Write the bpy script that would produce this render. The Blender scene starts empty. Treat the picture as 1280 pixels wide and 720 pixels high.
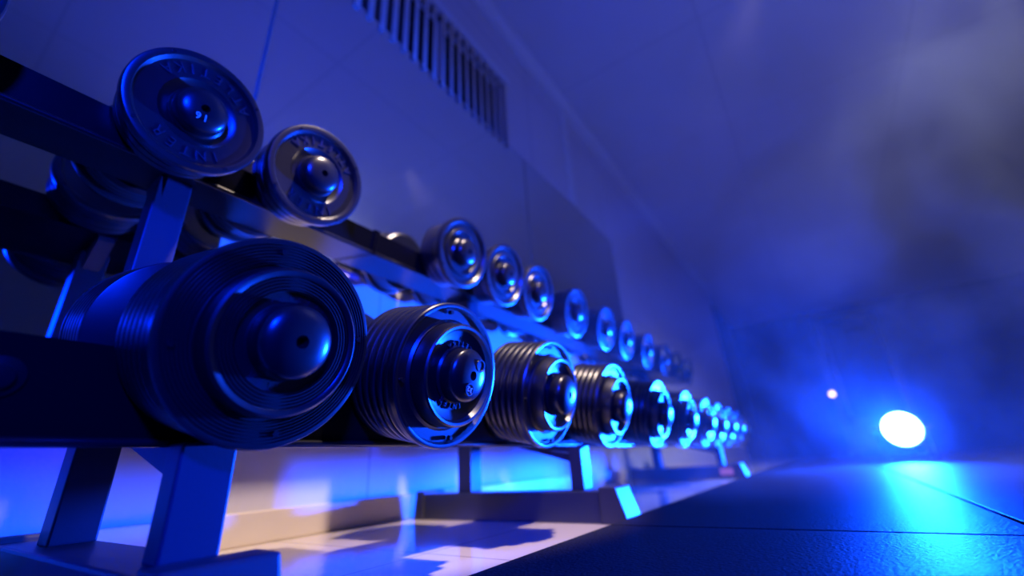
import bpy, bmesh, math, random
from mathutils import Vector, Matrix
random.seed(7)
S = 0.13                      # the lens stands 0.13 m above the floor; shapes below are written in this unit
PI = math.pi
C = bpy.context.scene.collection
SC = bpy.context.scene
def W(x, y, z): return Vector((x * S, y * S, (z + 1) * S))      # origin of the unit frame is at lens height

# ------------------------------------------------------------------ camera
cam_data = bpy.data.cameras.new('camera')
cam = bpy.data.objects.new('camera', cam_data); C.objects.link(cam); SC.camera = cam
R = ((0.8217, 0.25528, 0.50955), (0.56747, -0.28374, -0.77296), (-0.05274, 0.9243, -0.37801))
M = Matrix(R).to_4x4(); M.translation = W(0, 0, 0); cam.matrix_world = M
cam_data.sensor_width = 36; cam_data.lens = 36 * 539.4 / 1280
cam_data.clip_start = 0.01; cam_data.clip_end = 60
cam_data.dof.use_dof = True; cam_data.dof.focus_distance = 0.54; cam_data.dof.aperture_fstop = 1.6

# ------------------------------------------------------------------ world, lights, exposure
SC.view_settings.view_transform = 'Standard'; SC.view_settings.look = 'None'
SC.view_settings.gamma = 1; SC.view_settings.use_curve_mapping = False
SC.view_settings.exposure = 0.0
wd = bpy.data.worlds.new('world'); SC.world = wd; wd.use_nodes = True
wd.node_tree.nodes['Background'].inputs[0].default_value = (0.02, 0.06, 1, 1)
wd.node_tree.nodes['Background'].inputs[1].default_value = 0.02
SC.cycles.volume_bounces = 1
SC.cycles.max_bounces = 8
SC.cycles.volume_step_rate = 2.0
SC.cycles.volume_max_steps = 128
SC.cycles.sample_clamp_indirect = 6

def light(name, kind, loc, target, power, color, **kw):
    d = bpy.data.lights.new(name, kind); d.energy = power; d.color = color
    o = bpy.data.objects.new(name, d); C.objects.link(o)
    o.location = loc
    o.rotation_euler = (Vector(target) - Vector(loc)).to_track_quat('-Z', 'Y').to_euler()
    for k, v in kw.items(): setattr(d, k, v)
    return o
LAMP = Vector((3.25, 30, 0.62))
# beam of the floodlight that stands on the mats, seen in the picture
light('flood_beam', 'SPOT', W(3.15, 29.2, 0.62), W(-4.0, 4, -0.5), 6000, (0.002, 0.055, 1.0), spot_size=math.radians(78), spot_blend=1.0, shadow_soft_size=0.09)
# second blue stage lamp, to the right of the lens
light('side_beam', 'SPOT', W(10, -6, 7), W(-6, 5, 1), 560, (0.0, 0.018, 1.0), spot_size=math.radians(70), spot_blend=0.8, shadow_soft_size=0.10)
# added blue fill with no visible source, brightens the ceiling
light('ceiling_fill', 'SPOT', W(14, 8, 0.5), W(2, 18, 20), 150, (0.07, 0.095, 1.0), spot_size=math.radians(120), spot_blend=1.0, shadow_soft_size=0.15)
# ceiling downlights of the room
light('ceiling_lamp_near', 'SPOT', W(3.0, 5.5, 19.5), W(-8.2, 6.2, -1), 480, (1.0, 0.78, 0.66), spot_size=math.radians(28), spot_blend=0.3, shadow_soft_size=0.05)
light('ceiling_lamp_mid', 'SPOT', W(3.0, 17, 19.5), W(-8.2, 17.5, -1), 25, (1.0, 0.78, 0.62), spot_size=math.radians(29), spot_blend=0.3, shadow_soft_size=0.05)
light('ceiling_lamp_high', 'SPOT', W(11, 14, 19.8), W(9.5, 22, 5), 600, (0.85, 0.9, 1.0), spot_size=math.radians(96), spot_blend=0.9, shadow_soft_size=0.15)

# ------------------------------------------------------------------ materials
def mat(name, base, rough=0.5, metal=0.0, coat=0.0, emit=None, estr=0.0, bump=None, tint=None, spec=0.5):
    m = bpy.data.materials.new(name); m.use_nodes = True
    nt = m.node_tree; b = nt.nodes['Principled BSDF']
    b.inputs['Base Color'].default_value = (*base, 1); b.inputs['Roughness'].default_value = rough
    b.inputs['Metallic'].default_value = metal; b.inputs['Coat Roughness'].default_value = 0.3; b.inputs['Coat Weight'].default_value = coat
    b.inputs['Specular IOR Level'].default_value = spec
    if emit: b.inputs['Emission Color'].default_value = (*emit, 1); b.inputs['Emission Strength'].default_value = estr
    tc = nt.nodes.new('ShaderNodeTexCoord')
    if bump:
        sc_, st = bump
        n = nt.nodes.new('ShaderNodeTexNoise'); n.inputs['Scale'].default_value = sc_; n.inputs['Detail'].default_value = 3
        bp = nt.nodes.new('ShaderNodeBump'); bp.inputs['Strength'].default_value = st; bp.inputs['Distance'].default_value = 0.002
        nt.links.new(tc.outputs['Object'], n.inputs['Vector']); nt.links.new(n.outputs['Fac'], bp.inputs['Height'])
        nt.links.new(bp.outputs['Normal'], b.inputs['Normal'])
    if tint:
        sc_, c2 = tint
        n2 = nt.nodes.new('ShaderNodeTexNoise'); n2.inputs['Scale'].default_value = sc_; n2.inputs['Detail'].default_value = 4
        mx = nt.nodes.new('ShaderNodeMix'); mx.data_type = 'RGBA'
        mx.inputs[6].default_value = (*base, 1); mx.inputs[7].default_value = (*c2, 1)
        nt.links.new(tc.outputs['Object'], n2.inputs['Vector']); nt.links.new(n2.outputs['Fac'], mx.inputs[0])
        nt.links.new(mx.outputs[2], b.inputs['Base Color'])
    return m
RUBBER = mat('black_rubber', (0.004, 0.004, 0.006), 0.33, 0, 0.8, bump=(60, 0.1), tint=(14, (0.007, 0.007, 0.01)))
IRON = mat('black_enamel', (0.006, 0.007, 0.01), 0.25, 0.1, 0.5, tint=(20, (0.01, 0.01, 0.014)))
CHROME = mat('chrome', (0.6, 0.62, 0.66), 0.16, 1.0, tint=(30, (0.5, 0.52, 0.56)))
LETTER = mat('raised_lettering', (0.02, 0.02, 0.03), 0.3, 0, 0.3, tint=(20, (0.028, 0.028, 0.04)))
NUMBER = mat('white_number', (0.65, 0.65, 0.7), 0.4, tint=(20, (0.6, 0.6, 0.65)))
TRAY = mat('black_tray_paint', (0.003, 0.0035, 0.005), 0.32, 0, 0.0, bump=(260, 0.05), tint=(6, (0.005, 0.005, 0.007)), spec=0.12)
FRAME = mat('dark_powder_coat', (0.02, 0.024, 0.045), 0.4, 0.0, 0.1, bump=(260, 0.08), tint=(6, (0.025, 0.029, 0.052)))
CAP = mat('foot_plastic', (0.03, 0.03, 0.04), 0.45, bump=(200, 0.1), tint=(9, (0.04, 0.04, 0.05)))
STICKER = mat('pink_sticker', (0.65, 0.2, 0.2), 0.5, tint=(20, (0.7, 0.3, 0.28)))
MATM = mat('speckled_rubber', (0.012, 0.011, 0.011), 0.5, bump=(240, 1.0), tint=(240, (0.05, 0.046, 0.044)), spec=0.003)
WALL = mat('painted_wall', (0.62, 0.58, 0.6), 0.6, bump=(25, 0.06), tint=(2.0, (0.57, 0.53, 0.56)))
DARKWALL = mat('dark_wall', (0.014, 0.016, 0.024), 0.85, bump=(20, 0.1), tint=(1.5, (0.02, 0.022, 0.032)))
GREYWALL = mat('grey_wall', (0.16, 0.17, 0.2), 0.7, bump=(20, 0.1), tint=(1.5, (0.2, 0.21, 0.24)))
CREAM = mat('cream_skirting', (0.72, 0.62, 0.5), 0.3, tint=(8, (0.66, 0.56, 0.45)))
MIRROR = mat('mirror_glass', (0.78, 0.82, 0.86), 0.015, 1.0, tint=(3, (0.76, 0.8, 0.85)))
MEDGE = mat('mirror_edge', (0.2, 0.17, 0.13), 0.5, 0.0, tint=(30, (0.16, 0.14, 0.11)))
BLIND = mat('blind_fabric', (0.6, 0.48, 0.42), 0.8, bump=(90, 0.2), tint=(20, (0.38, 0.31, 0.28)))
PANE = mat('night_glass', (0.01, 0.012, 0.03), 0.08, tint=(4, (0.015, 0.018, 0.04)))
PLASTER = mat('white_plaster', (0.68, 0.68, 0.7), 0.6, tint=(3, (0.62, 0.62, 0.66)))
LENS = mat('lamp_lens', (0.1, 0.3, 1), 0.3, emit=(0.25, 0.75, 1.0), estr=28, tint=(10, (0.2, 0.4, 1)))
LED = mat('indicator', (0.9, 0.7, 0.8), 0.3, emit=(1.0, 0.72, 0.85), estr=3.0, tint=(10, (0.9, 0.8, 0.8)))
STEEL = mat('brushed_steel', (0.5, 0.52, 0.56), 0.3, 1.0, tint=(25, (0.42, 0.44, 0.48)))

def tiles(name, base, grout, sx, sy, rough, off=(0, 0), gw=0.012, axes=('X', 'Y')):
    """large tiles: grout lines on a grid of world metres"""
    m = mat(name, base, rough, tint=(2.5, tuple(c * 0.93 for c in base)))
    nt = m.node_tree; b = nt.nodes['Principled BSDF']; src = b.inputs['Base Color'].links[0].from_socket
    tc = nt.nodes['Texture Coordinate']; sp = nt.nodes.new('ShaderNodeSeparateXYZ'); nt.links.new(tc.outputs['Object'], sp.inputs[0])
    lines = []
    for a, s, o in ((axes[0], sx, off[0]), (axes[1], sy, off[1])):
        ad = nt.nodes.new('ShaderNodeMath'); ad.operation = 'ADD'; ad.inputs[1].default_value = o
        dv = nt.nodes.new('ShaderNodeMath'); dv.operation = 'DIVIDE'; dv.inputs[1].default_value = s
        fr = nt.nodes.new('ShaderNodeMath'); fr.operation = 'FRACT'
        lt = nt.nodes.new('ShaderNodeMath'); lt.operation = 'LESS_THAN'; lt.inputs[1].default_value = gw / s
        nt.links.new(sp.outputs[a], ad.inputs[0]); nt.links.new(ad.outputs[0], dv.inputs[0])
        nt.links.new(dv.outputs[0], fr.inputs[0]); nt.links.new(fr.outputs[0], lt.inputs[0]); lines.append(lt)
    mx = nt.nodes.new('ShaderNodeMath'); mx.operation = 'MAXIMUM'
    nt.links.new(lines[0].outputs[0], mx.inputs[0]); nt.links.new(lines[1].outputs[0], mx.inputs[1])
    mc = nt.nodes.new('ShaderNodeMix'); mc.data_type = 'RGBA'
    nt.links.new(mx.outputs[0], mc.inputs[0]); nt.links.new(src, mc.inputs[6]); mc.inputs[7].default_value = (*grout, 1)
    nt.links.new(mc.outputs[2], b.inputs['Base Color'])
    return m
FLOOR = tiles('cream_floor_tiles', (0.74, 0.64, 0.52), (0.35, 0.3, 0.26), 0.6, 0.6, 0.1, gw=0.004)
CEIL = tiles('ceiling_panels', (0.6, 0.6, 0.64), (0.5, 0.5, 0.55), 1.2, 1.2, 0.7, gw=0.015)
WALLP = tiles('wall_panels', (0.62, 0.58, 0.6), (0.4, 0.37, 0.42), 1.1, 1.35, 0.55, off=(0.25, 0.15), gw=0.008, axes=('Y', 'Z'))

# ------------------------------------------------------------------ mesh helpers (unit coordinates, scaled by S)
def obj(name, bm, m, parent=None, smooth=False, loc=None, mats=None):
    bmesh.ops.recalc_face_normals(bm, faces=bm.faces)
    me = bpy.data.meshes.new(name); bm.to_mesh(me); bm.free()
    for mm in (mats or [m]): me.materials.append(mm)
    if smooth:
        for p in me.polygons: p.use_smooth = True
        me.set_sharp_from_angle(angle=math.radians(32))
    o = bpy.data.objects.new(name, me); C.objects.link(o)
    if parent: o.parent = parent
    if loc is not None: o.location = loc
    return o
def box(bm, x0, x1, y0, y1, z0, z1, bev=0.0):
    """box in unit coordinates relative to the object's origin"""
    v = [bm.verts.new((x * S, y * S, z * S)) for x in (x0, x1) for y in (y0, y1) for z in (z0, z1)]
    fs = [bm.faces.new([v[i] for i in q]) for q in ((0, 1, 3, 2), (4, 6, 7, 5), (0, 4, 5, 1), (2, 3, 7, 6), (0, 2, 6, 4), (1, 5, 7, 3))]
    if bev:
        es = {e for f in fs for e in f.edges}
        bmesh.ops.bevel(bm, geom=list(es), offset=bev * S, segments=2, affect='EDGES', profile=0.6)
def nb(): return bmesh.new()
def bx(*a, **k):
    bm = nb(); box(bm, *a, **k); return bm
def prism(bm, pts, y0, y1, bev=0.0):
    """outline in x,z pushed from y0 to y1"""
    a = [bm.verts.new((x * S, y0 * S, z * S)) for x, z in pts]; b = [bm.verts.new((x * S, y1 * S, z * S)) for x, z in pts]
    n = len(pts); fs = [bm.faces.new(a), bm.faces.new(b[::-1])]
    fs += [bm.faces.new((a[i], a[(i + 1) % n], b[(i + 1) % n], b[i])) for i in range(n)]
    if bev:
        es = {e for f in fs for e in f.edges}
        bmesh.ops.bevel(bm, geom=list(es), offset=bev * S, segments=2, affect='EDGES', profile=0.6)
def lathe(bm, prof, seg=64, cz=0.0, cy=0.0, ax='X'):
    """profile (along axis, radius) turned about an axis parallel to X (or Y, Z)"""
    rings = []
    for (a, r) in prof:
        if r < 1e-5:
            p = {'X': (a, cy, cz), 'Y': (cy, a, cz), 'Z': (cy, cz, a)}[ax]
            rings.append([bm.verts.new([c * S for c in p])])
        else:
            ring = []
            for i in range(seg):
                t = 2 * PI * i / seg; c_, s_ = r * math.cos(t), r * math.sin(t)
                p = {'X': (a, cy + c_, cz + s_), 'Y': (cy + c_, a, cz + s_), 'Z': (cy + c_, cz + s_, a)}[ax]
                ring.append(bm.verts.new([c * S for c in p]))
            rings.append(ring)
    for A, B in zip(rings, rings[1:]):
        if len(A) == 1 and len(B) == 1: continue
        for i in range(seg):
            j = (i + 1) % seg
            if len(A) == 1: bm.faces.new((A[0], B[i], B[j]))
            elif len(B) == 1: bm.faces.new((A[i], B[0], A[j]))
            else: bm.faces.new((A[i], B[i], B[j], A[j]))
    if len(rings[0]) > 1: bm.faces.new(rings[0][::-1])
    if len(rings[-1]) > 1: bm.faces.new(rings[-1])
def tube(bm, p, q, r, seg=16):
    p, q = Vector(p) * S, Vector(q) * S; d = (q - p); L = d.length
    mt = Matrix.Translation((p + q) / 2) @ d.to_track_quat('Z', 'Y').to_matrix().to_4x4()
    bmesh.ops.create_cone(bm, cap_ends=True, segments=seg, radius1=r * S, radius2=r * S, depth=L, matrix=mt)
def struct(name, bm, m, **k):
    o = obj(name, bm, m, **k); o['kind'] = 'structure'; return o
def tag(o, label, cat, group=None):
    o['label'] = label; o['category'] = cat
    if group: o['group'] = group
    return o
def thing(name, loc, label, cat, group=None):
    o = bpy.data.objects.new(name, None); C.objects.link(o); o.location = loc; o.empty_display_size = 0.03
    return tag(o, label, cat, group)
def copy_tree(o, parent=None):
    c = o.copy(); C.objects.link(c); c.parent = parent
    for ch in o.children: copy_tree(ch, c)
    return c
_gl = {}
def glyph(ch):
    """triangles of one character, height about 1, centred"""
    if ch in _gl: return _gl[ch]
    cu = bpy.data.curves.new('g', 'FONT'); cu.body = ch; cu.align_x = 'CENTER'; cu.resolution_u = 2
    o = bpy.data.objects.new('g', cu); C.objects.link(o); bpy.context.view_layer.update()
    me = o.to_mesh(); vs = [(v.co.x, v.co.y - 0.35) for v in me.vertices]; ps = [tuple(p.vertices) for p in me.polygons]
    o.to_mesh_clear(); bpy.data.objects.remove(o); bpy.data.curves.remove(cu)
    _gl[ch] = (vs, ps); return _gl[ch]
def put_glyph(bm, ch, x, depth, fn, h):
    vs, ps = glyph(ch)
    a = [bm.verts.new([c * S for c in (x + depth, *fn(u * h, v * h))]) for u, v in vs]
    b = [bm.verts.new([c * S for c in (x, *fn(u * h, v * h))]) for u, v in vs]
    cnt = {}
    for p in ps:
        try: bm.faces.new([a[i] for i in p])
        except ValueError: continue
        for i in range(len(p)):
            e = (p[i], p[(i + 1) % len(p)]); cnt[tuple(sorted(e))] = cnt.get(tuple(sorted(e)), 0) + 1
    for (i, j), n in cnt.items():
        if n == 1:
            try: bm.faces.new((a[i], a[j], b[j], b[i]))
            except ValueError: pass
def arc_text(bm, txt, x, rad, mid, h, step, cz, inward=False, depth=0.012):
    """letters on a circle in the face plane (seen from +X, +Y is right); mid = angle of the middle, degrees from right"""
    n = len(txt)
    for i, ch in enumerate(txt):
        if ch == ' ': continue
        k = (i - (n - 1) / 2) * step
        t = math.radians(mid + (k if inward else -k))
        c_, s_ = math.cos(t), math.sin(t)
        if inward: up = (-c_, -s_); rt = (-s_, c_)
        else: up = (c_, s_); rt = (s_, -c_)
        put_glyph(bm, ch, x, depth, lambda u, v: (rad * c_ + rt[0] * u + up[0] * v, cz + rad * s_ + rt[1] * u + up[1] * v), h)
def rot_text(bm, txt, x, cy, cz, ang, h, depth=0.008, adv=0.62):
    a = math.radians(ang); n = len(txt)
    for i, ch in enumerate(txt):
        k = (i - (n - 1) / 2) * adv * h
        put_glyph(bm, ch, x, depth, lambda u, v: (cy + (u + k) * math.cos(a) - v * math.sin(a), cz + (u + k) * math.sin(a) + v * math.cos(a)), h)

# ------------------------------------------------------------------ room shell
XW = -8.3            # wall plane
YE = 62              # far end of the rack wall
struct('floor', bx(XW - 1, 36, -32, 84, -0.8, 0), FLOOR, loc=W(0, 0, -1))
wl = bx(-0.9, 0, -32, 4.6, 0, 21.6); box(wl, -0.9, 0, 13.0, YE, 0, 21.6); box(wl, -0.9, 0, 4.6, 13.0, 0, 12.4 + 1); box(wl, -0.9, 0, 4.6, 13.0, 18.0, 21.6)
struct('wall_left', wl, WALLP, loc=W(XW, 0, -1))
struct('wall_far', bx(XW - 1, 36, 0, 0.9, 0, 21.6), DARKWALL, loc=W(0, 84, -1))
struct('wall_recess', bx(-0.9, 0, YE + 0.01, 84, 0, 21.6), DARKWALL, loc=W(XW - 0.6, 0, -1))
struct('wall_right', bx(0, 0.9, -32, 84, 0, 21.6), GREYWALL, loc=W(36, 0, -1))
struct('wall_back', bx(XW - 1, 36, -0.9, 0, 0, 21.6), GREYWALL, loc=W(0, -32, -1))
struct('ceiling', bx(XW - 1, 36, -32, 84, 0, 0.6), CEIL, loc=W(0, 0, 20.6))
tr = nb(); prism(tr, [(0, 0), (0.45, 0), (0.45, -0.12), (0.14, -0.3), (0.14, -0.75), (0, -0.75)], -32, YE)
struct('trim_1', tr, PLASTER, loc=W(XW, 0, 20.6))
struct('trim_2', bx(0, 0.08, 18.8, 19.6, 14.3, 20.8, bev=0.03), PLASTER, loc=W(XW, 0, -1))
struct('baseboard_left', bx(0, 0.12, -32, YE, 0, 0.5, bev=0.03), CREAM, loc=W(XW, 0, -1))

# window with vertical blinds over the mirrors
wf = nb()
for a in ((-0.5, -0.3, 4.6, 13.0, 12.4, 12.7), (-0.5, -0.3, 4.6, 13.0, 17.8, 18.0), (-0.5, -0.3, 4.6, 4.8, 12.4, 18.0), (-0.5, -0.3, 12.8, 13.0, 12.4, 18.0), (-0.5, -0.3, 8.7, 8.9, 12.4, 18.0)): box(wf, *a)
win = struct('window_1', wf, PLASTER, loc=W(XW, 0, -1 + 0))
pn = obj('window_pane', bx(-0.9, -0.55, 4.5, 13.1, 13.3, 18.1), PANE, win)
bl = thing('vertical_blind', W(XW + 0.12, 4.7, 16.6), 'pale vertical blind with narrow hanging slats above the mirrors', 'blind')
obj('headrail', bx(-0.16, 0.16, 0, 8.3, 0, 0.28, bev=0.03), PLASTER, bl)
for i in range(18):
    bm = nb(); box(bm, -0.02, 0.0, -0.1, 0.1, -3.75, 0.0)
    s = obj('slat', bm, BLIND, bl, loc=(0, (0.25 + i * 0.46) * S, 0)); s.rotation_euler.z = math.radians(-8 if i < 5 else 12)

# mirrors
def mirror(y0, y1, z0, z1, label):
    t = thing('wall_mirror', W(XW, (y0 + y1) / 2, z0), label, 'mirror', 'mirror panels on the rack wall')
    w = (y1 - y0) / 2
    obj('mirror_glass', bx(0.012, 0.05, -w + 0.02, w - 0.02, 0.02, z1 - z0 - 0.02), MIRROR, t)
    e = nb()
    for a in ((0.0, 0.055, -w, -w + 0.02, 0, z1 - z0), (0.0, 0.055, w - 0.02, w, 0, z1 - z0), (0.0, 0.055, -w, w, 0, 0.02), (0.0, 0.055, -w, w, z1 - z0 - 0.02, z1 - z0)): box(e, *a)
    obj('mirror_edge', e, MEDGE, t)
mirror(-20, 2.86, 1.2, 13.1, 'tall wall mirror panel at the left, reaching down behind the nearest dumbbells')
mirror(2.9, 14.1, 4.42, 13.1, 'wide wall mirror panel in the middle under the vertical blind')
mirror(14.14, 24.5, 4.42, 13.1, 'wall mirror panel at the far end of the row beside bare wall')

# rubber mats: a narrow cut column beside the rack, full width columns to its right
def rmat(x0, x1, y0, y1, label):
    o = obj('rubber_mat', bx(0, x1 - x0 - 0.05, 0, y1 - y0 - 0.05, 0, 0.12, bev=0.018), MATM, loc=W(x0, y0, -1))
    tag(o, label, 'floor mat', 'rubber floor mats')
rmat(-2.9, 1.55, -11.2, 6.62, 'speckled dark rubber mat nearest the lens beside the rack')
rmat(-2.9, 1.55, 6.62, 25.0, 'speckled dark rubber mat along the second rack, between two joints')
rmat(-2.9, 1.55, 25.0, 49.0, 'dark rubber mat at the far end beside the last rack foot')
rmat(1.55, 11.0, -11.2, 6.9, 'wide dark rubber mat at the lower right corner')
rmat(1.55, 11.0, 6.9, 25.3, 'wide dark rubber mat right of the long joint, before the floodlight')
rmat(1.55, 11.0, 25.3, 49.0, 'wide dark rubber mat that the glowing floodlight stands on')
rmat(11.0, 20.5, 6.9, 25.3, 'dark rubber mat at the right edge of the picture')
rmat(11.0, 20.5, 25.3, 49.0, 'distant dark rubber mat right of the floodlight')

# ------------------------------------------------------------------ racks
XL, XU = -4.3, -6.1                 # front flanges of the lower and the upper tray
TILT = math.radians(12)              # both trays slope down towards the room
def tilted(x0, z0, u, v): return (x0 - u * math.cos(TILT) + v * math.sin(TILT), z0 + u * math.sin(TILT) + v * math.cos(TILT))
def rack(y0, y1, legs, label):
    t = thing('dumbbell_rack', W(-5.4, (y0 + y1) / 2, -1), label, 'dumbbell rack', 'dumbbell racks')
    ym = (y0 + y1) / 2
    def L(x, y, z): return (x + 5.4, y - ym, z + 1)
    def b(name, x0, x1, ya, yb, z0, z1, m=FRAME, bev=0.02, par=t):
        return obj(name, bx(x0 + 5.4, x1 + 5.4, ya - ym, yb - ym, z0 + 1, z1 + 1, bev=bev), m, par)
    def tray(name, x0, z0, depth, ht):
        # sloping channel of folded plate: floor, two flanges with rolled lips
        o = lambda pts: [(x + 5.4, z + 1) for x, z in (tilted(x0, z0, u, v) for u, v in pts)]
        th = 0.05
        bm = nb()
        prism(bm, o([(-0.03, -0.02), (-0.03, 0.03), (0, 0.04), (0, ht), (0.12, ht), (0.12, ht - th), (th, ht - th), (th, th),
                     (depth - th, th), (depth - th, ht - th), (depth - 0.12, ht - th), (depth - 0.12, ht), (depth, ht), (depth, -0.02)]), y0 - ym, y1 - ym)
        tr_ = obj(name, bm, TRAY, t)
        bm = nb(); lathe(bm, [(y0 - ym, 0.0), (y0 - ym, 0.035), (y1 - ym, 0.035), (y1 - ym, 0.0)], 12, cz=z0 + 1, cy=x0 + 5.4 + 0.03, ax='Y')
        obj('rolled_edge', bm, IRON, tr_, smooth=True)
        for ya in (y0 - 0.03, y1 - 0.02):
            bm = nb(); prism(bm, o([(-0.05, -0.03), (-0.05, ht + 0.03), (depth + 0.02, ht + 0.03), (depth + 0.02, -0.03)]), ya - ym, ya + 0.05 - ym, bev=0.01)
            obj('end_plate', bm, TRAY, tr_)
        return tr_
    lt = tray('lower_tray', XL, 0.30, 1.05, 0.68)
    ut = tray('upper_tray', XU, 3.78, 1.15, 0.43)
    for y in legs:
        f = nb(); prism(f, [(-7.7 + 5.4, 0.0), (-7.7 + 5.4, 0.5), (-3.25 + 5.4, 0.5), (-3.25 + 5.4, 0.0)], y - 0.18 - ym, y + 0.42 - ym, bev=0.03)
        ft = obj('foot', f, FRAME, t)
        for (xa, xb_, xc) in ((-3.42, -3.12, -2.94), (-7.55, -7.78, -7.85)):
            bm = nb(); prism(bm, [(xa + 5.4, -0.002), (xa + 5.4, 0.56), (xb_ + 5.4, 0.56), (xc + 5.4, -0.002)], y - 0.22 - ym, y + 0.46 - ym, bev=0.03)
            obj('foot_cap', bm, CAP, ft)
        b('front_post', -4.03, -3.78, y, y + 0.38, -0.5, 0.27)
        b('rear_post', -6.75, -6.4, y, y + 0.38, -0.5, 3.83)
        bm = nb(); prism(bm, [(x + 5.4, z + 1) for x, z in ((-3.85, 0.12), (-3.85, 0.255), (-4.3, 0.275), (-6.4, 0.71), (-6.4, 0.57), (-5.6, 0.4))], y + 0.06 - ym, y + 0.32 - ym)
        obj('cross_arm', bm, FRAME, t)
        bm = nb(); prism(bm, [(-5.6 + 5.4, 1.43), (-4.03 + 5.4, 1.12), (-4.03 + 5.4, 0.98)], y + 0.12 - ym, y + 0.2 - ym)
        obj('gusset', bm, FRAME, t)
        bm = nb(); prism(bm, [(x + 5.4, z + 1) for x, z in ((-6.38, 3.83), (-7.2, 4.0), (-7.2, 3.9), (-6.75, 3.5), (-6.4, 3.5))], y + 0.08 - ym, y + 0.3 - ym)
        obj('upper_bracket', bm, FRAME, t)
    return t
r1 = rack(-15.1, 4.53, (-11.8, 1.36), 'near black two tier dumbbell rack, cut off by the left edge')
r2 = rack(4.60, 26.8, (7.7, 21.0), 'far black two tier dumbbell rack, starting after the gap and running to the wall end')
st = obj('sticker', bx(-3.95 + 5.4, -3.45 + 5.4, -0.235, -0.223, 0.14, 0.4), STICKER, r2)
st.location = (0, (21.0 - 15.7) * S, 0); st['label'] = 'small pink sticker on the last foot'
bt = nb(); lathe(bt, [(0, 0.13), (0.02, 0.13), (0.03, 0.08), (0.06, 0.075), (0.07, 0.0)], 24, cz=0.0, cy=0.0)
bo = obj('bolt', bt, IRON, r1, smooth=True); bo.rotation_euler = (0, TILT, 0); bo.location = ((XL + 0.08 + 5.4) * S, (0.42 + 5.285) * S, 1.69 * S)

# ------------------------------------------------------------------ dumbbells
def disc_prof(x0, x1, r, bev=0.03, rin=0.0):
    return [(x0, rin), (x0, r - bev), (x0 + bev * 0.4, r - bev * 0.3), (x0 + bev, r), (x1 - bev, r), (x1 - bev * 0.4, r - bev * 0.3), (x1, r - bev), (x1, rin)]
def hub_prof(x0, r, h):
    """domed cap on a short collar with a small hole in the middle"""
    p = [(x0, 0.0), (x0, r * 1.08), (x0 + 0.03, r * 1.08), (x0 + 0.05, r)]
    p += [(x0 + 0.05 + h * 0.55 * k / 3, r * (1 - 0.01 * k)) for k in range(1, 4)]
    for k in range(1, 9):
        a = k / 8 * PI / 2
        p.append((x0 + 0.05 + h * 0.55 + h * 0.45 * math.sin(a), 0.17 * r + (r * 0.80) * math.cos(a)))
    p += [(x0 + h * 0.92, 0.15 * r), (x0 + h * 0.8, 0.12 * r), (x0 + h * 0.78, 0)]
    return p
def flip(prof, L): return [(-(a) - L, r) for a, r in prof]        # same head at the other end of the handle

def light_dumbbell(name, label, Rr, seg=72, number=None, text=True, rings=False):
    """one piece heads, big lipped end disc, total 2.6 units long; its end face lies at x = 0"""
    t = thing(name, (0, 0, 0), label, 'dumbbell', 'dumbbells on the upper tier')
    Lf = 2.6
    face = [(-0.18, Rr - 0.05), (-0.165, Rr - 0.012), (-0.14, Rr), (-0.03, Rr), (-0.008, Rr - 0.012), (0, Rr - 0.04), (-0.006, Rr - 0.085), (-0.05, Rr - 0.12), (-0.052, Rr * 0.86 - 0.03)]
    if rings:
        face += [(-0.052, 0.52), (-0.02, 0.5), (-0.02, 0.45), (-0.07, 0.42), (-0.07, 0.0)]
    else:
        face += [(-0.052, 0.42), (-0.09, 0.36), (-0.1, 0.0)]
    q_ = Rr * 0.91
    body = [(-0.66, 0.0), (-0.66, q_ - 0.06), (-0.63, q_ - 0.02)]
    for k in range(3):
        x_ = -0.62 + k * 0.15
        body += [(x_, q_), (x_ + 0.12, q_), (x_ + 0.13, q_ - 0.02), (x_ + 0.145, q_ - 0.02)]
    body += [(-0.17, q_), (-0.17, 0.0)]
    for k, (fl, nm) in enumerate(((False, 'front'), (True, 'rear'))):
        g = (lambda p: flip(p, Lf)) if fl else (lambda p: p)
        bm = nb(); lathe(bm, g([(-0.18, 0.0)] + face), seg, cz=Rr); ed = obj('end_disc', bm, RUBBER, t, smooth=True)
        bm = nb(); lathe(bm, g(body), seg, cz=Rr); obj('weight_head', bm, RUBBER, t, smooth=True)
        bm = nb(); lathe(bm, g([(a - 0.1, r) for a, r in hub_prof(0, 0.285, 0.2)]), 48, cz=Rr); hb = obj('hub', bm, IRON, t, smooth=True)
        for q in range(4):
            bm = nb()
            a = math.radians(38 + 90 * q); xx = -0.012 if not fl else -Lf + 0.012 - 0.02
            lathe(bm, [(xx, 0.0), (xx, 0.022), (xx + 0.02, 0.022), (xx + 0.02, 0.0)], 10, cz=Rr + (Rr - 0.055) * math.sin(a), cy=(Rr - 0.055) * math.cos(a))
            obj('screw', bm, IRON, ed, smooth=True)
        if not fl:
            if text:
                bm = nb(); arc_text(bm, 'INTER', -0.05, 0.535, 270, 0.17, 17, Rr, inward=False); obj('lettering', bm, LETTER, ed); bm = nb()
                arc_text(bm, 'ATLETIKA', -0.05, 0.535, 90, 0.17, 15, Rr, inward=True)
                obj('lettering', bm, LETTER, ed)
            if number:
                bm = nb(); rot_text(bm, number, 0.146, -0.01, Rr - 0.125, 184, 0.125); obj('number', bm, NUMBER, hb)
    bm = nb(); lathe(bm, [(-1.96, 0.11), (-1.7, 0.115), (-1.3, 0.135), (-0.9, 0.115), (-0.64, 0.11)], 32, cz=Rr); obj('handle', bm, CHROME, t, smooth=True)
    return t

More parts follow.
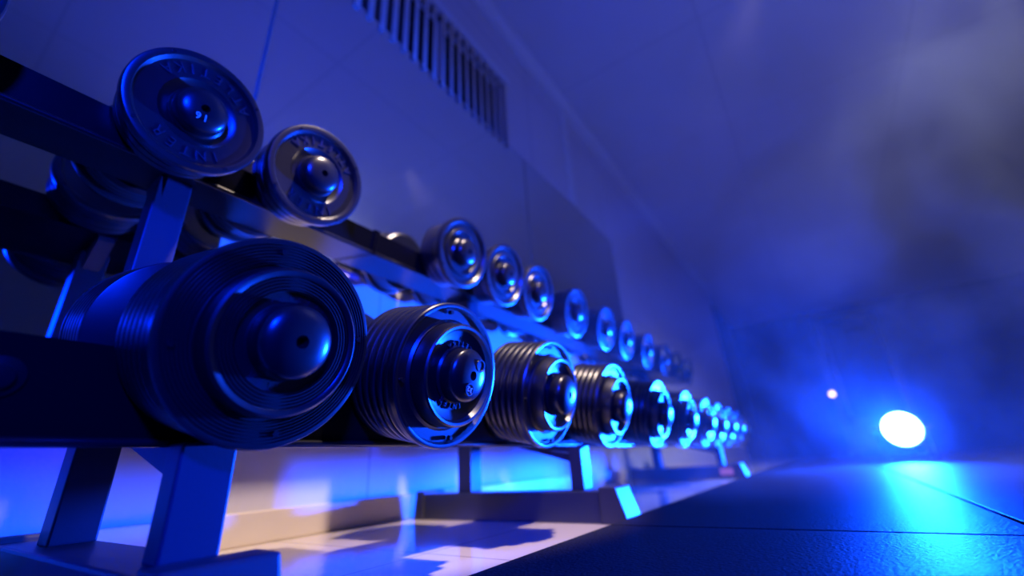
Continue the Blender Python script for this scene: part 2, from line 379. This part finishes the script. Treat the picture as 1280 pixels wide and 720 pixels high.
def heavy_dumbbell(name, label, Rr, n, seg=96, grooves=False, small=0.56, text=True, number=None, taper=0.0, thick=0.8, ridge=0.03, hub_r=0.3):
    """stack of n round plates on each side, a smaller plate and a domed cap at the end; big plate face at x = 0"""
    t = thing(name, (0, 0, 0), label, 'dumbbell', 'dumbbells on the lower tier')
    Lf = 2.75; th = thick / n
    for fl in (False, True):
        g = (lambda p: flip(p, Lf)) if fl else (lambda p: p)
        front = None
        for k in range(n):
            x1 = -k * th; x0 = x1 - th + 0.006; r = Rr - (0 if k == 0 else ridge * 0.6) - taper * k
            if k == 0:
                lo = x0
                p = [(lo, 0), (lo, r - 0.03), (lo + 0.02, r), (x1 - 0.02, r), (x1 - 0.004, r - 0.012), (x1, r - 0.03)]
                if grooves:
                    rr = r - 0.045
                    while rr > small + 0.06:
                        p += [(x1, rr), (x1 - 0.012, rr - 0.004), (x1 - 0.012, rr - 0.013), (x1, rr - 0.017)]; rr -= 0.024
                    p += [(x1 - 0.02, small + 0.04), (x1 - 0.02, 0)]
                else:
                    p += [(x1 - 0.005, r - 0.05), (x1 - 0.05, r - 0.075), (x1 - 0.055, small + 0.06), (x1 - 0.03, small + 0.03), (x1 - 0.03, 0)]
            else:
                p = disc_prof(x0, x1, r, ridge)
            bm = nb(); lathe(bm, g(p), seg, cz=Rr); o = obj('plate', bm, RUBBER, t, smooth=True)
            if k == 0: front = o
        # smaller end plate
        p = [(-0.02, 0), (-0.02, small + 0.02), (0.1, small + 0.01), (0.15, small), (0.165, small - 0.02), (0.16, small - 0.045)]
        if grooves:
            rr = small - 0.06
            while rr > 0.4:
                p += [(0.15, rr), (0.138, rr - 0.004), (0.138, rr - 0.012), (0.15, rr - 0.016)]; rr -= 0.024
            p += [(0.1, 0.38), (0.09, 0)]
        else:
            p += [(0.11, small - 0.07), (0.07, small - 0.16), (0.07, 0)]
        bm = nb(); lathe(bm, g(p), seg, cz=Rr); ep = obj('end_plate', bm, RUBBER, t, smooth=True)
        bm = nb(); lathe(bm, g([(a + 0.06, r) for a, r in hub_prof(0, hub_r, 0.22)]), 64, cz=Rr); hb = obj('hub', bm, IRON, t, smooth=True)
        for q in range(4):
            bm = nb()
            a = math.radians(12 + 90 * q); xx = -0.01 if not fl else -Lf - 0.01
            rs = Rr - 0.11
            lathe(bm, [(xx - 0.03, 0.0), (xx - 0.03, 0.024), (xx + 0.02, 0.024), (xx + 0.02, 0.0)], 10, cz=Rr + rs * math.sin(a), cy=rs * math.cos(a))
            obj('screw', bm, IRON, front, smooth=True)
        if not fl and text:
            bm = nb(); arc_text(bm, 'INTER', 0.085, 0.345, 262, 0.085, 13, Rr, depth=0.015); obj('lettering', bm, LETTER, ep); bm = nb(); arc_text(bm, 'ATLETIKA', 0.085, 0.345, 82, 0.085, 12, Rr, inward=True, depth=0.015)
            obj('lettering', bm, LETTER, ep)
        if not fl and number:
            for (yy, zz, s_) in ((-0.03, -0.15, number), (0.10, 0.12, None)):
                rr = math.hypot(yy, zz)
                bm = nb(); lathe(bm, [(0.27, 0.0), (0.27, 0.068), (0.334, 0.068), (0.334, 0.055), (0.324, 0.05), (0.324, 0.0)], 24, cz=Rr + zz, cy=yy)
                bd = obj('badge', bm, IRON, hb, smooth=True)
                if s_:
                    bm = nb(); rot_text(bm, s_, 0.325, yy, Rr + zz, 165, 0.075); obj('number', bm, NUMBER, bd)
    xh0 = -thick; bm = nb(); lathe(bm, [(-(Lf - thick) - 0.02, 0.12), (-1.6, 0.12), (-1.375, 0.14), (-1.15, 0.12), (xh0 + 0.02, 0.12)], 32, cz=Rr); obj('handle', bm, CHROME, t, smooth=True)
    return t

# upper tier
XF = -5.3; RU = 0.755
def seat(o, xc, y, zc, r):
    o.rotation_euler = (0, TILT, 0); o.location = W(xc - r * math.sin(TILT), y, zc - r * math.cos(TILT))
up = [
 (-1.06, 'black round dumbbell cut off by the top left corner'),
 (1.32, 'leftmost whole dumbbell on the upper tier, with the number 16 on its hub'),
 (2.92, 'second whole dumbbell from the left on the upper tier, last before the rack gap'),
 (6.30, 'upper tier dumbbell just right of the rack gap, its rear head showing'),
 (7.83, 'second dumbbell after the gap on the upper tier'),
 (9.36, 'third dumbbell after the gap on the upper tier'),
 (11.6, 'fourth dumbbell after the gap on the upper tier, before the bright pair'),
 (13.9, 'left one of the bright cyan overlapping pair on the upper tier'),
 (15.9, 'right one of the bright cyan overlapping pair on the upper tier'),
 (18.4, 'dim blue dumbbell just after the overlapping pair on the upper tier'),
 (21.0, 'dark dumbbell third from the far end of the upper tier'),
 (23.2, 'dark dumbbell second from the far end of the upper tier'),
 (25.4, 'last dark dumbbell at the far end of the upper tier')]
protoA = None; protoB = None
ZU = 4.21
for i, (y, lab) in enumerate(up):
    if i == 1: o = light_dumbbell('dumbbell', lab, RU, number='16', seg=96)
    elif i <= 2:
        if protoA is None: protoA = o = light_dumbbell('dumbbell', lab, RU, seg=96)
        else: o = copy_tree(protoA)
    else:
        if protoB is None: protoB = o = light_dumbbell('dumbbell', lab, RU, text=False, rings=True, seg=64)
        else: o = copy_tree(protoB)
    o['label'] = lab; seat(o, XF, y, ZU, RU)
# lower tier
XFL = -3.3; RL = 0.81
low = [
 (1.69, 'g', 'biggest black dumbbell in the foreground with grooved rims and blurred round cap'),
 (3.66, 'n', 'second dumbbell from the left on the lower tier with round badges on its cap'),
 (5.95, 'a', 'third dumbbell from the left on the lower tier, wide ridged plate stack'),
 (8.4, 'a', 'fourth dumbbell from the left on the lower tier, above the gap of the second foot'),
 (11.3, 'b', 'fifth dumbbell from the left on the lower tier with white hot rim'),
 (14.0, 'b', 'sixth dumbbell from the left on the lower tier with cyan rim'),
 (16.7, 'b', 'seventh dumbbell from the left on the lower tier'),
 (18.9, 'b', 'eighth dumbbell from the left on the lower tier, in the bright cyan cluster'),
 (21.2, 'b', 'third from the far end of the lower tier'),
 (23.4, 'b', 'second from the far end of the lower tier, dim blue'),
 (25.5, 'b', 'farthest dumbbell of the lower tier, dim blue against the dark room')]
pr = {}
for y, k, lab in low:
    if k not in pr:
        o = pr[k] = {'g': lambda: heavy_dumbbell('dumbbell', lab, RL, 7, seg=128, grooves=True, thick=0.8, ridge=0.012, hub_r=0.29),
             'n': lambda: heavy_dumbbell('dumbbell', lab, RL, 7, seg=128, number='32', thick=0.8, ridge=0.03),
             'a': lambda: heavy_dumbbell('dumbbell', lab, RL, 7, seg=96, thick=0.8, ridge=0.045, taper=0.0, text=False, small=0.54),
             'b': lambda: heavy_dumbbell('dumbbell', lab, RL, 6, seg=64, thick=0.8, ridge=0.05, small=0.56, text=False)}[k]()
    else: o = copy_tree(pr[k])
    o['label'] = lab; seat(o, XFL, y, 0.98, RL)

# ------------------------------------------------------------------ floodlight on the mats
fl = thing('floodlight', W(LAMP.x, LAMP.y, -0.88), 'round blue stage floodlight glowing white, standing on the far mat', 'stage light')
LZ = LAMP.z + 0.88
bm = nb(); lathe(bm, [(1.5, 0.0), (1.5, 0.45), (1.35, 0.6), (0.9, 0.72), (0.25, 0.86), (-0.12, 0.9), (-0.12, 0.82), (0.0, 0.8), (0.05, 0.0)], 48, cz=LZ, ax='Y'); obj('housing', bm, CAP, fl, smooth=True)
bm = nb(); lathe(bm, [(0.04, 0.0), (0.02, 0.79), (-0.02, 0.76), (-0.06, 0.4), (-0.07, 0.0)], 48, cz=LZ, ax='Y'); obj('lens', bm, LENS, fl, smooth=True)
bm = nb()
box(bm, -1.06, -0.98, 0.3, 0.6, 0.04, LZ + 0.1); box(bm, 0.98, 1.06, 0.3, 0.6, 0.04, LZ + 0.1); box(bm, -1.06, 1.06, 0.3, 0.6, 0.0, 0.08)
obj('yoke_bracket', bm, FRAME, fl)
for s_ in (-1, 1):
    bm = nb(); tube(bm, (s_ * 0.85, 0.45, LZ), (s_ * 1.2, 0.45, LZ), 0.12); obj('knob', bm, CAP, fl)
    bm = nb(); box(bm, s_ * 0.8 - 0.12, s_ * 0.8 + 0.12, -0.4, 1.3, 0.0, 0.08, bev=0.02); obj('stand_foot', bm, FRAME, fl)

# ------------------------------------------------------------------ training machine far off in the haze
gm = thing('training_machine', W(4.6, 58, -1), 'dim training machine with a pale upright rod, far off in the blue haze', 'gym machine')
for x in (-2.6, 2.9):
    obj('upright', bx(x - 0.25, x + 0.25, -0.3, 0.3, 0.4, 14, bev=0.04), RUBBER, gm)
    obj('base_foot', bx(x - 0.4, x + 0.4, -3.0, 3.0, 0, 0.5, bev=0.05), FRAME, gm)
obj('top_beam', bx(-2.85, 3.15, -0.3, 0.3, 14, 14.6, bev=0.04), RUBBER, gm)
bm = nb(); tube(bm, (-1.9, 0, 0.4), (-1.9, 0, 14), 0.09); obj('guide_rod', bm, STEEL, gm)
for k in range(8): obj('weight_plate', bx(-2.2, -0.1, -0.5, 0.5, 0.5 + k * 0.4, 0.86 + k * 0.4, bev=0.03), CAP, gm)
bm = nb(); bmesh.ops.create_uvsphere(bm, u_segments=16, v_segments=10, radius=0.28 * S); li = obj('indicator_light', bm, LED, gm, smooth=True); li.location = Vector((-2.9, -0.45, 6.1)) * S
bm = nb(); box(bm, -0.08, 1.8, -0.5, -0.4, 12.2, 12.6); box(bm, -0.08, 0.2, -0.5, -0.4, 11.0, 12.2); obj('handle_bracket', bm, CAP, gm)

# ------------------------------------------------------------------ haze
def haze():
    bm = nb()
    out_ = [(9, 0.14), (9, 21.4), (83.8, 21.4), (83.8, 0.14)]
    A = [bm.verts.new((-8.05 * S, y * S, z * S)) for y, z in out_]; B = [bm.verts.new((35.8 * S, y * S, z * S)) for y, z in out_]
    bm.faces.new(A); bm.faces.new(B[::-1])
    for i in range(4): bm.faces.new((A[i], A[(i + 1) % 4], B[(i + 1) % 4], B[i]))
    o = obj('stage_haze', bm, None, loc=W(0, 0, -1), mats=[bpy.data.materials.new('haze')])
    o['kind'] = 'stuff'; tag(o, 'drifting stage haze filling the far half of the room', 'haze')
    m = o.data.materials[0]; m.use_nodes = True; nt = m.node_tree; nt.nodes.clear()
    out = nt.nodes.new('ShaderNodeOutputMaterial'); pv = nt.nodes.new('ShaderNodeVolumePrincipled')
    pv.inputs['Color'].default_value = (0.9, 0.92, 1, 1); pv.inputs['Anisotropy'].default_value = 0.2
    nt.links.new(pv.outputs[0], out.inputs['Volume'])
    tc = nt.nodes.new('ShaderNodeTexCoord')
    n = nt.nodes.new('ShaderNodeTexNoise'); n.inputs['Scale'].default_value = 1.5; n.inputs['Detail'].default_value = 8; n.inputs['Roughness'].default_value = 0.6; n.inputs['Distortion'].default_value = 0.6
    nt.links.new(tc.outputs['Object'], n.inputs['Vector'])
    mr = nt.nodes.new('ShaderNodeMapRange'); mr.inputs[1].default_value = 0.46; mr.inputs[2].default_value = 0.62; mr.inputs[3].default_value = 0.004; mr.inputs[4].default_value = 0.06
    nt.links.new(n.outputs['Fac'], mr.inputs[0])
    sp = nt.nodes.new('ShaderNodeSeparateXYZ'); nt.links.new(tc.outputs['Object'], sp.inputs[0])
    hz = nt.nodes.new('ShaderNodeMapRange'); hz.inputs[1].default_value = 1.6; hz.inputs[2].default_value = 2.6; hz.inputs[3].default_value = 0.7; hz.inputs[4].default_value = 4.0
    nt.links.new(sp.outputs['Z'], hz.inputs[0])
    ml = nt.nodes.new('ShaderNodeMath'); ml.operation = 'MULTIPLY'; nt.links.new(mr.outputs[0], ml.inputs[0]); nt.links.new(hz.outputs[0], ml.inputs[1])
    nt.links.new(ml.outputs[0], pv.inputs['Density'])
    return o
haze()
